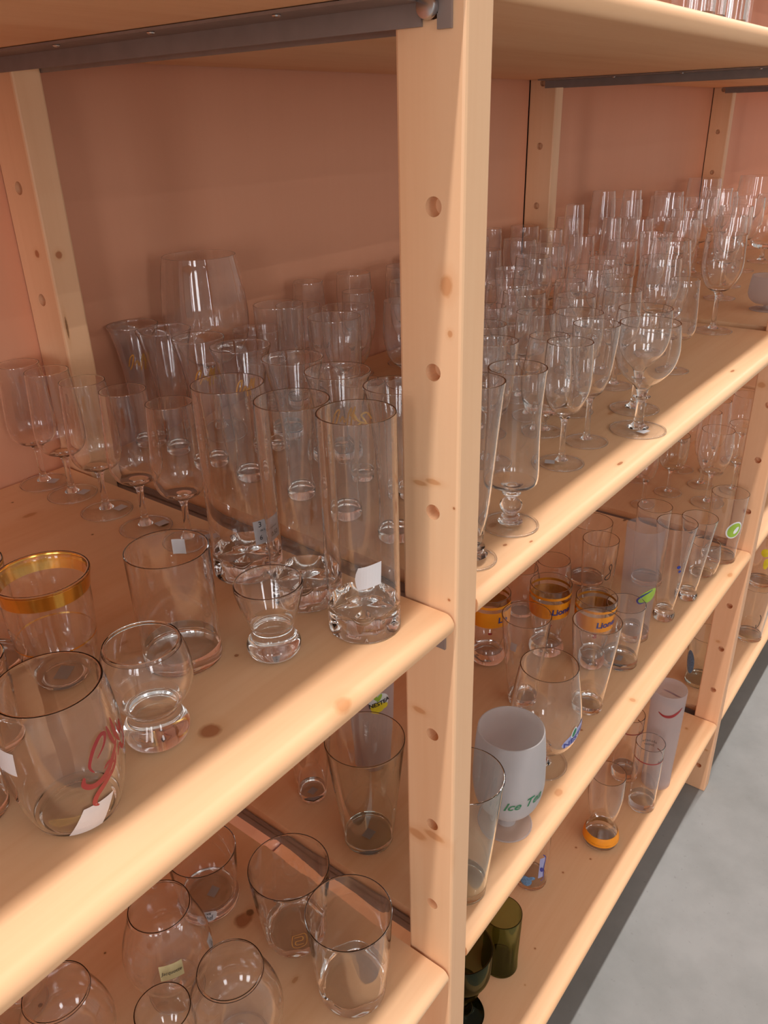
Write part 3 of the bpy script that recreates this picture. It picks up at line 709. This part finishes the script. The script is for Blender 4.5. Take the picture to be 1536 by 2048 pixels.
# ------------------------------------------------------------------ lower shelf (Z2), nearest bay
zz = Z2
x, y = B(707, 1975, zz)
g = place(tumbler(.0385, .104, P_ROCK, .20, .0014, .003, flute=(6, .0, .42, .06), seg=72), 'whisky_tumbler', x, y, zz, 'ribbed whisky tumbler with a faceted base, nearest the lower part of the post', 'glass')
x, y = B(592, 1868, zz)
g = place(tumbler(.0385, .096, [(.66, 0), (.72, .03), (.78, .12), (.9, .5), (.97, .8), (1, 1)], .17, .0014, .003, flute=(8, .0, .6, .075), seg=72), 'whisky_tumbler', x, y, zz, 'cut whisky tumbler with upright notches, behind the ribbed whisky tumbler', 'glass')
decal('etched_mark', g, stroke([(-.004, .006), (.003, .006), (.003, 0), (-.003, 0), (-.003, -.006), (.004, -.006)], .0009, False)+stroke([(-.006, .009), (.006, .009), (.006, -.009), (-.006, -.009), (-.006, .009)], .0007, False), g.cam+D2(4), .034, 'goldprint', g.root)
x, y = B(420, 1800, zz)
g = place(tumbler(.0345, .074, P_LOW, .22, .0012, .003), 'low_tumbler', x, y, zz, 'low tumbler with a lettered oval sticker on its base, under the middle shelf edge', 'glass')
decal('oval_sticker', g, ellipse(.0085, .0055), g.cam-D2(8), .013, 'paper', g.root)
decal('sticker_lettering', g, [[(s, z+.002) for s, z in q] for q in letters('iva', .0050)]+[[(s, z-.002) for s, z in q] for q in letters('chef', .0050)], g.cam-D2(8), .013, 'black', g.root, off=.0008)
flat('price_sticker', patch(.012, .009), (.006, 0), .3, 'paper', g.root, .0015)
def BR(u, v, z, h): P = at(u, v, z+h); return P.x, P.y
bal = [(*BR(318, 1812, Z2, .112), .112, .0395, 'brandy balloon with a small yellow label, left of the low tumbler', 'y'),
       (*BR(460, 1938, Z2, .100), .100, .0400, 'brandy balloon frontmost at the bottom edge, with a pale sticker', 's'),
       (*BR(112, 1982, Z2, .100), .100, .0385, 'brandy balloon in the bottom left corner, below the middle shelf edge', ''),
       (-.262, .300, .100, .0360, 'brandy balloon mostly hidden under the middle shelf edge', ''),
       (-.215, .135, .088, .0240, 'small stemmed glass at the bottom edge between brandy balloons', '')]
for (x, y, h, R, lb, kd) in bal:
    g = place(stemware(R, h, P_BALL if R > .03 else P_WINE, .20 if R > .03 else .42, .62 if R > .03 else .95, .10, .001, bthick=.002, seg=56), 'brandy_balloon' if R > .03 else 'wine_glass', x, y, zz, lb, 'glass', 'brandy balloons')
    if kd == 'y':
        decal('yellow_label', g, patch(.0200, .0145), g.cam+D2(-2), .074, 'cream', g.root)
        decal('label_lettering', g, letters('Jacquotte', .0046, .2), g.cam+D2(-2), .074, 'black', g.root, off=.0008)
        decal('price_sticker', g, patch(.010, .018), g.cam+D2(66), .062, 'paper', g.root)
        decal('price_writing', g, letters('1 0,5', .0052, rot=-1.2), g.cam+D2(66), .062, 'black', g.root, off=.0008)
    if kd == 's':
        flat('price_sticker', patch(.013, .010), (-.004, -.012), .6, 'paper', g.root, .0036)
# ---- lower shelf seen through the near frame
x, y = B(738, 1672, zz)
g = place(tumbler(.0428, .142, P_PINT, .07, .0014, .002, mat=('smoke', 'smoke')), 'pint_glass', x, y, zz, 'plain tapered pint glass with a dark rim, left of the post on the lower shelf', 'glass')
flat('price_sticker', patch(.013, .011), (0, 0), .1, 'paper', g.root, .0014)
x, y = B(626, 1588, zz)
g = place(tumbler(.0290, .130, P_CONE, .09, .0012, .002), 'tall_glass', x, y, zz, 'tapered glass left of the pint glass, its rim hidden by the middle shelf', 'glass')
flat('price_sticker', patch(.011, .009), (0, 0), .1, 'paper', g.root, .0015)
xn, yn, eh = HT(747, 1520, 1380, zz)
g = place(tumbler(.0285, .135, cylp(.85), .06, .0012, .002, mat=('frost_thin', 'frost_thin')), 'tall_glass', xn, yn, zz, 'frosted tall glass with an iced tea emblem, behind the plain pint glass', 'glass')
em = g
decal('emblem', g, ellipse(.013, .013, cy=.002), g.cam+D2(20), eh, 'white', g.root)
decal('yellow_emblem', g, ellipse(.009, .0075, cy=-.005, cx=-.002)+ellipse(.004, .004, cy=-.005, cx=.0075), g.cam+D2(20), eh, 'yellow', g.root, off=.0007)
decal('green_leaf', g, ellipse(.0025, .006, -.5, cy=.009)+ellipse(.0025, .005, .7, cy=.009, cx=-.004), g.cam+D2(20), eh, 'lime', g.root, off=.0007)
decal('emblem_lettering', g, letters('NESTEA', .0082, .1, .22, .0002, .95), g.cam+D2(20), eh+.0005, 'black', g.root, off=.0010)
g = place(tumbler(.0270, .125, cylp(.8), .06, .0012, .002, mat=('frost_thin', 'frost_thin')), 'tall_glass', xn+.135, yn-.01, zz, 'pale frosted tall glass just behind the post, right of the emblem glass', 'glass')
# ---- lower shelf, bay right of the post
x, y = B(925, 1772, zz)
g = place(tumbler(.0385, .155, P_PINT, .09, .0015, .002, mat=('smoke', 'smoke')), 'pint_glass', x, y, zz, 'tapered pint glass half hidden by the right side of the middle post', 'glass')
x, y = B(1018, 1648, zz)
g = place(stemware(.0395, .138, P_GOB, .175, .74, .12, .0013, ('frost', 'frost', 'frost_foot'), bthick=.003, seg=56), 'frosted_goblet', x, y+.004, zz, 'milky frosted goblet with green script lettering, right of the post', 'glass')
decal('green_lettering', g, letters('Ice Tea', .0160, .5, .16, .0003, 1.0), g.cam+D2(27), .066, 'greenp', g.root)
x, y = B(1092, 1530, zz)
g = place(stemware(.0425, .150, P_BRAN, .20, .72, .12, .0011, bthick=.003, seg=56), 'balloon_goblet', x, y+.006, zz, 'clear balloon goblet with a blue and white emblem, behind the frosted goblet', 'glass')
decal('emblem', g, ellipse(.024, .0105, .38), g.cam+D2(62), .070, 'lilac', g.root)
decal('emblem_lettering', g, letters('NESTEA', .0125, .1, .38, .0003, 1.0), g.cam+D2(62), .068, 'blue', g.root, off=.0008)
decal('green_leaf', g, ellipse(.004, .0075, -.4), g.cam+D2(52), .078, 'white', g.root, off=.0008)
decal('green_leaf', g, ellipse(.0026, .006, -.4), g.cam+D2(52), .078, 'greenp', g.root, off=.0012)
def orange(uvb, R, h, lb, gp, letter, blk=True):
    x, y = B(*uvb, zz)
    g = place(tumbler(R, h, P_MUG, .16, .0012, .002), 'juice_glass', x, y, zz, lb, 'glass', gp)
    band('orange_band', g, h*.62, h*.84, 'orange', g.root)
    band('orange_band', g, h*.89, h*.925, 'orange', g.root)
    decal('blue_lettering', g, letters(letter, .0135, .1, .05, .0004), g.cam+D2(38), h*.73, 'blue', g.root, off=.0008)
    decal('red_mark', g, ellipse(.003, .0022), g.cam+D2(5), h*.53, 'red', g.root)
    return g
orange((975, 1315), .0300, .115, 'orange-banded juice glass leftmost, under the middle shelf edge', 'orange-banded juice glasses', 'Lo')
orange((1092, 1300), .0300, .118, 'orange-banded juice glass in the middle, behind the plain tumbler', 'orange-banded juice glasses', 'Lionel')
orange((1180, 1322), .0290, .112, 'orange-banded juice glass rightmost, behind the tapered tumbler', 'orange-banded juice glasses', 'Lionel')
x, y = B(1043, 1400, zz)
g = place(tumbler(.0325, .140, P_CONE, .1, .0012, .002), 'tapered_tumbler', x, y, zz, 'tapered clear tumbler with a sticker, behind the balloon goblet', 'glass', 'tapered clear tumblers')
decal('price_sticker', g, patch(.009, .014, sh=.2), g.cam-D2(30), .105, 'paper', g.root)
x, y = B(1176, 1415, zz)
g = place(tumbler(.0315, .140, P_CONE, .1, .0012, .002), 'tapered_tumbler', x, y, zz, 'tapered clear tumbler with a reddish rim, right of the balloon goblet', 'glass', 'tapered clear tumblers')
x, y = B(1238, 1322, zz)
g = place(tumbler(.0275, .100, cylp(.93), .12, .0014, .003), 'tumbler', x, y, zz, 'straight tumbler with a thick base, right of the orange-banded glasses', 'glass')
flat('price_sticker', patch(.014, .008), (0, 0), .1, 'paper', g.root, .0013)
LS = [((1190, 1195, 1078), .0290, 'cyl', 'straight glass with a black looped figure, behind the orange-banded glasses', 'loop'),
      ((1172, 1158, 1043), .0350, 'cyl', 'wide straight glass behind the one with the looped figure', ''),
      ((1264, 1270, 1052), .0275, 'cyl', 'tall hazy glass with a blue and green oval emblem', 'oval'),
      ((1326, 1235, 1045), .0300, 'v', 'v-shaped tall glass right of the blue and green emblem glass', 'dots'),
      ((1374, 1195, 1035), .0275, 'v', 'narrower v-shaped tall glass, second right of the oval emblem glass', ''),
      ((1402, 1146, 1085), .0270, 'r', 'low round glass tucked behind the narrower v-shaped glass', ''),
      ((1438, 1115, 985), .0310, 'cyl', 'straight glass with a lime green drop emblem, beside the second post', 'lime'),
      ((1100, 1215, 1120), .0300, 'r', 'rounded glass behind the orange-banded ones, under the shelf edge', ''),
      ((1040, 1225, 1135), .0280, 'r', 'rounded glass at the back left, under the shelf edge', ''),
      ((1290, 1160, 1012), .0280, 'cyl', 'straight glass behind the hazy emblem glass', '')]
for (uv, R, ty, lb, dc) in LS:
    x, y, h = HT(*uv, zz)
    if ty == 'cyl': gg = tumbler(R, h, cylp(.86), .07, .0012, .002, mat=('haze', 'thick') if dc == 'oval' else ('clear', 'thick'), seg=36)
    elif ty == 'v': gg = tumbler(R, h, P_VFL, .12, .0012, .002, seg=36)
    else: gg = tumbler(R, h, P_BARR, .1, .0012, .002, seg=36)
    g = place(gg, {'cyl': 'tall_glass', 'v': 'beer_glass', 'r': 'tumbler'}[ty], x, y, zz, lb, 'glass', 'back glasses on the lower shelf')
    if dc == 'loop': decal('black_figure', g, stroke([(0, 0), (.004, .006), (.004, .014), (.001, .017), (-.001, .012), (.002, .004), (.003, -.004), (0, -.010), (-.006, -.010), (-.005, -.004), (0, 0)], .0014, False), g.cam+D2(40), .060, 'black', g.root)
    if dc == 'oval':
        decal('emblem', g, ellipse(.017, .010, .5), g.cam+D2(38), .085, 'lime', g.root)
        decal('blue_arc', g, stroke([(.006, .010), (-.008, .003), (-.016, -.006), (-.012, -.012), (-.002, -.010)], .003, True), g.cam+D2(38), .085, 'blue', g.root, off=.0008)
    if dc == 'lime':
        decal('emblem', g, ellipse(.0135, .017, -.5), g.cam+D2(34), .070, 'white', g.root)
        decal('lime_emblem', g, ellipse(.0110, .0145, -.5), g.cam+D2(34), .070, 'lime', g.root, off=.0008)
        decal('white_drop', g, ellipse(.0035, .0075, -.5, cx=.003), g.cam+D2(34), .070, 'white', g.root, off=.0012)
    if dc == 'dots': decal('blue_dot', g, ellipse(.003, .003)+ellipse(.0024, .0024, cx=.003, cy=-.008), g.cam+D2(30), .105, 'blue', g.root)
SB = [('w', 1.166, .218, .130, .0290), ('f', 1.243, .175, .165, .0240), ('f', 1.077, .238, .160, .0210), ('w', 1.304, .240, .150, .0300), ('f', 1.330, .180, .165, .0230), ('w', 1.160, .135, .160, .0330), ('w', 1.250, .110, .150, .0300),
      ('t', 1.090, .330, .150, .0250), ('w', 1.200, .300, .150, .0300), ('w', 1.420, .150, .160, .0330), ('w', 1.110, .420, .150, .0290), ('f', 1.350, .100, .170, .0220)]
IT = [[k, x, y, h, R, zz] for (k, x, y, h, R) in SB]
spread(IT, 60, 1.03, 1.9)
rows(IT, [(0, .6, 'lower shelf')], 'in the third bay')
for n_, (k, x, y, h, R, z, lb) in enumerate(IT):
    gg = wg(k, R, h)
    if n_ == 0: gg = stemware(R, h, P_GOB[:0]+[(.25, .42), (.62, .46), (.9, .55), (1, .68), (1, 1)], .41, .95, .12, .0011, ('smoke', 'thick', 'disc'), bthick=.003)
    place(gg, nm[k][0], x, y, z, lb, 'wine glass' if k in 'wt' else 'glass', 'stemware on the lower shelf beyond the second post')
# ------------------------------------------------------------------ bottom shelf
zz = Z3
x, y = B(1200, 1678, zz)
g = place(tumbler(.0300, .150, P_BOOT, .04, .0012, .001), 'beer_glass', x, y, zz, 'waisted beer glass with an orange band around its foot, on the bottom shelf', 'glass')
band('orange_band', g, .012, .028, 'orange', g.root)
x, y = B(1282, 1608, zz)
g = place(tumbler(.0250, .145, cylp(.92), .13, .0012, .004), 'liqueur_glass', x, y, zz, 'narrow straight glass with red lines and dark writing, front one on the bottom shelf', 'glass', 'narrow straight glasses with red lines')
def lines(g):
    h = g.h
    band('red_line', g, h*.80, h*.815, 'red', g.root, a0=g.cam-1.2, a1=g.cam+2.6, seg=30)
    decal('dark_lettering', g, letters('absinthe', .0080, .1)+[[(s, z-.008) for s, z in q] for q in letters('bitter', .0080, .1)], g.cam+D2(185), h*.88, 'black', g.root, off=.0002)
    decal('dark_lettering', g, letters('bitter', .0080, .1), g.cam+D2(62), h*.83, 'black', g.root)
lines(g)
x, y = B(1246, 1548, zz)
g = place(tumbler(.0250, .145, cylp(.92), .13, .0012, .004), 'liqueur_glass', x, y, zz, 'narrow straight glass with red lines and dark writing, the one behind', 'glass', 'narrow straight glasses with red lines')
lines(g)
x, y = B(1310, 1560, zz)
g = place(tumbler(.0300, .215, cylp(.88), .04, .0012, .002, mat=('frost_thin', 'frost_thin')), 'tall_glass', x, y, zz, 'very tall frosted glass with red marks near its rim, on the bottom shelf', 'glass')
decal('red_mark', g, stroke([(-.018, 0), (-.008, -.005), (.004, -.004), (.016, .004), (.024, .012)], .006), g.cam+D2(10), .180, 'red', g.root)
decal('red_mark', g, stroke([(-.018, 0), (-.008, -.003), (.006, 0), (.016, .004)], .004), g.cam+D2(170), .185, 'red', g.root, off=.0002)
x, y = B(1060, 1755, zz)
g = place(tumbler(.0290, .140, cylp(.92), .07, .0012, .002), 'printed_tumbler', x, y, zz, 'printed tumbler with blue and lilac pictures, under the lower shelf edge', 'glass')
decal('sky_blue_print', g, ellipse(.010, .011, .3)+ellipse(.005, .004, 0, cx=.010, cy=.008), g.cam-D2(14), .022, 'skyblue', g.root)
decal('lilac_print', g, patch(.010, .045, 4, 8), g.cam+D2(38), .052, 'lilac', g.root)
decal('dark_print', g, stroke([(0, .03), (.006, .02), (.004, .0), (.005, -.026), (0, -.030)], .0016, False)+ellipse(.003, .006, .4, cy=-.004), g.cam+D2(38), .052, 'blue', g.root, off=.0008)
x, y = B(1000, 1925, zz)
g = place(tumbler(.0275, .110, cylp(.93), .06, .0014, .002, mat=('green_clear', 'green_clear'), flute=(16, .08, .75, .05), seg=64), 'olive_tumbler', x, y, zz, 'olive green pressed-glass tumbler on the bottom shelf beside the post', 'glass')
x, y = B(925, 2020, zz)
g = place(stemware(.0400, .140, [(.22, .44), (.62, .50), (.92, .64), (1, .82), (1, 1)], .43, .80, .34, .0016, ('dark_clear', 'dark_clear', 'dark_clear'), bthick=.004, seg=56), 'dark_goblet', x-.004, y, zz, 'very dark green goblet at the bottom edge, right beside the post', 'glass')
# third bay, lower and bottom shelves
x, y = B(1500, 1262, Z3)
C3 = [((1500, 1268), Z2, .0, 0)]
def far(x, y, z, R, h, ty, lb, mat=('clear', 'thick'), nmx='tall_glass'):
    gg = tumbler(R, h, cylp(.85) if ty == 'c' else P_BARR, .08, .0014, .002, mat=mat, seg=32)
    return place(gg, nmx, x, y, z, lb, 'glass', 'glasses in the third bay')
g = far(1.352, .040, Z3, .0350, .140, 'c', 'straight glass with a black swirl, on the bottom shelf just beyond the second post')
decal('black_figure', g, stroke([(0, .02), (.004, .01), (.002, -.01), (-.003, -.016), (-.004, -.008)], .0014, False), g.cam+D2(30), .06, 'black', g.root)
g = far(1.115, .075, Z3, .0380, .125, 'c', 'wide glass with blue print, mostly hidden behind the second post on the bottom shelf', ('smoke', 'smoke'))
decal('blue_print', g, ellipse(.012, .030), g.cam-D2(48), .060, 'skyblue', g.root)
g = far(1.62, .085, Z3, .0380, .150, 'c', 'clear glass with yellow marks, at the right picture edge beyond the second post')
decal('yellow_emblem', g, ellipse(.010, .012, cy=.012)+ellipse(.006, .016, cy=-.02, cx=.006), g.cam, .095, 'yellow', g.root)
far(1.47, .120, Z3, .0330, .120, 'b', 'rounded glass behind the black-swirl glass, at the right picture edge')
far(1.20, .200, Z3, .0320, .130, 'c', 'plain glass at the back of the third bay, beside the blue-printed glass')
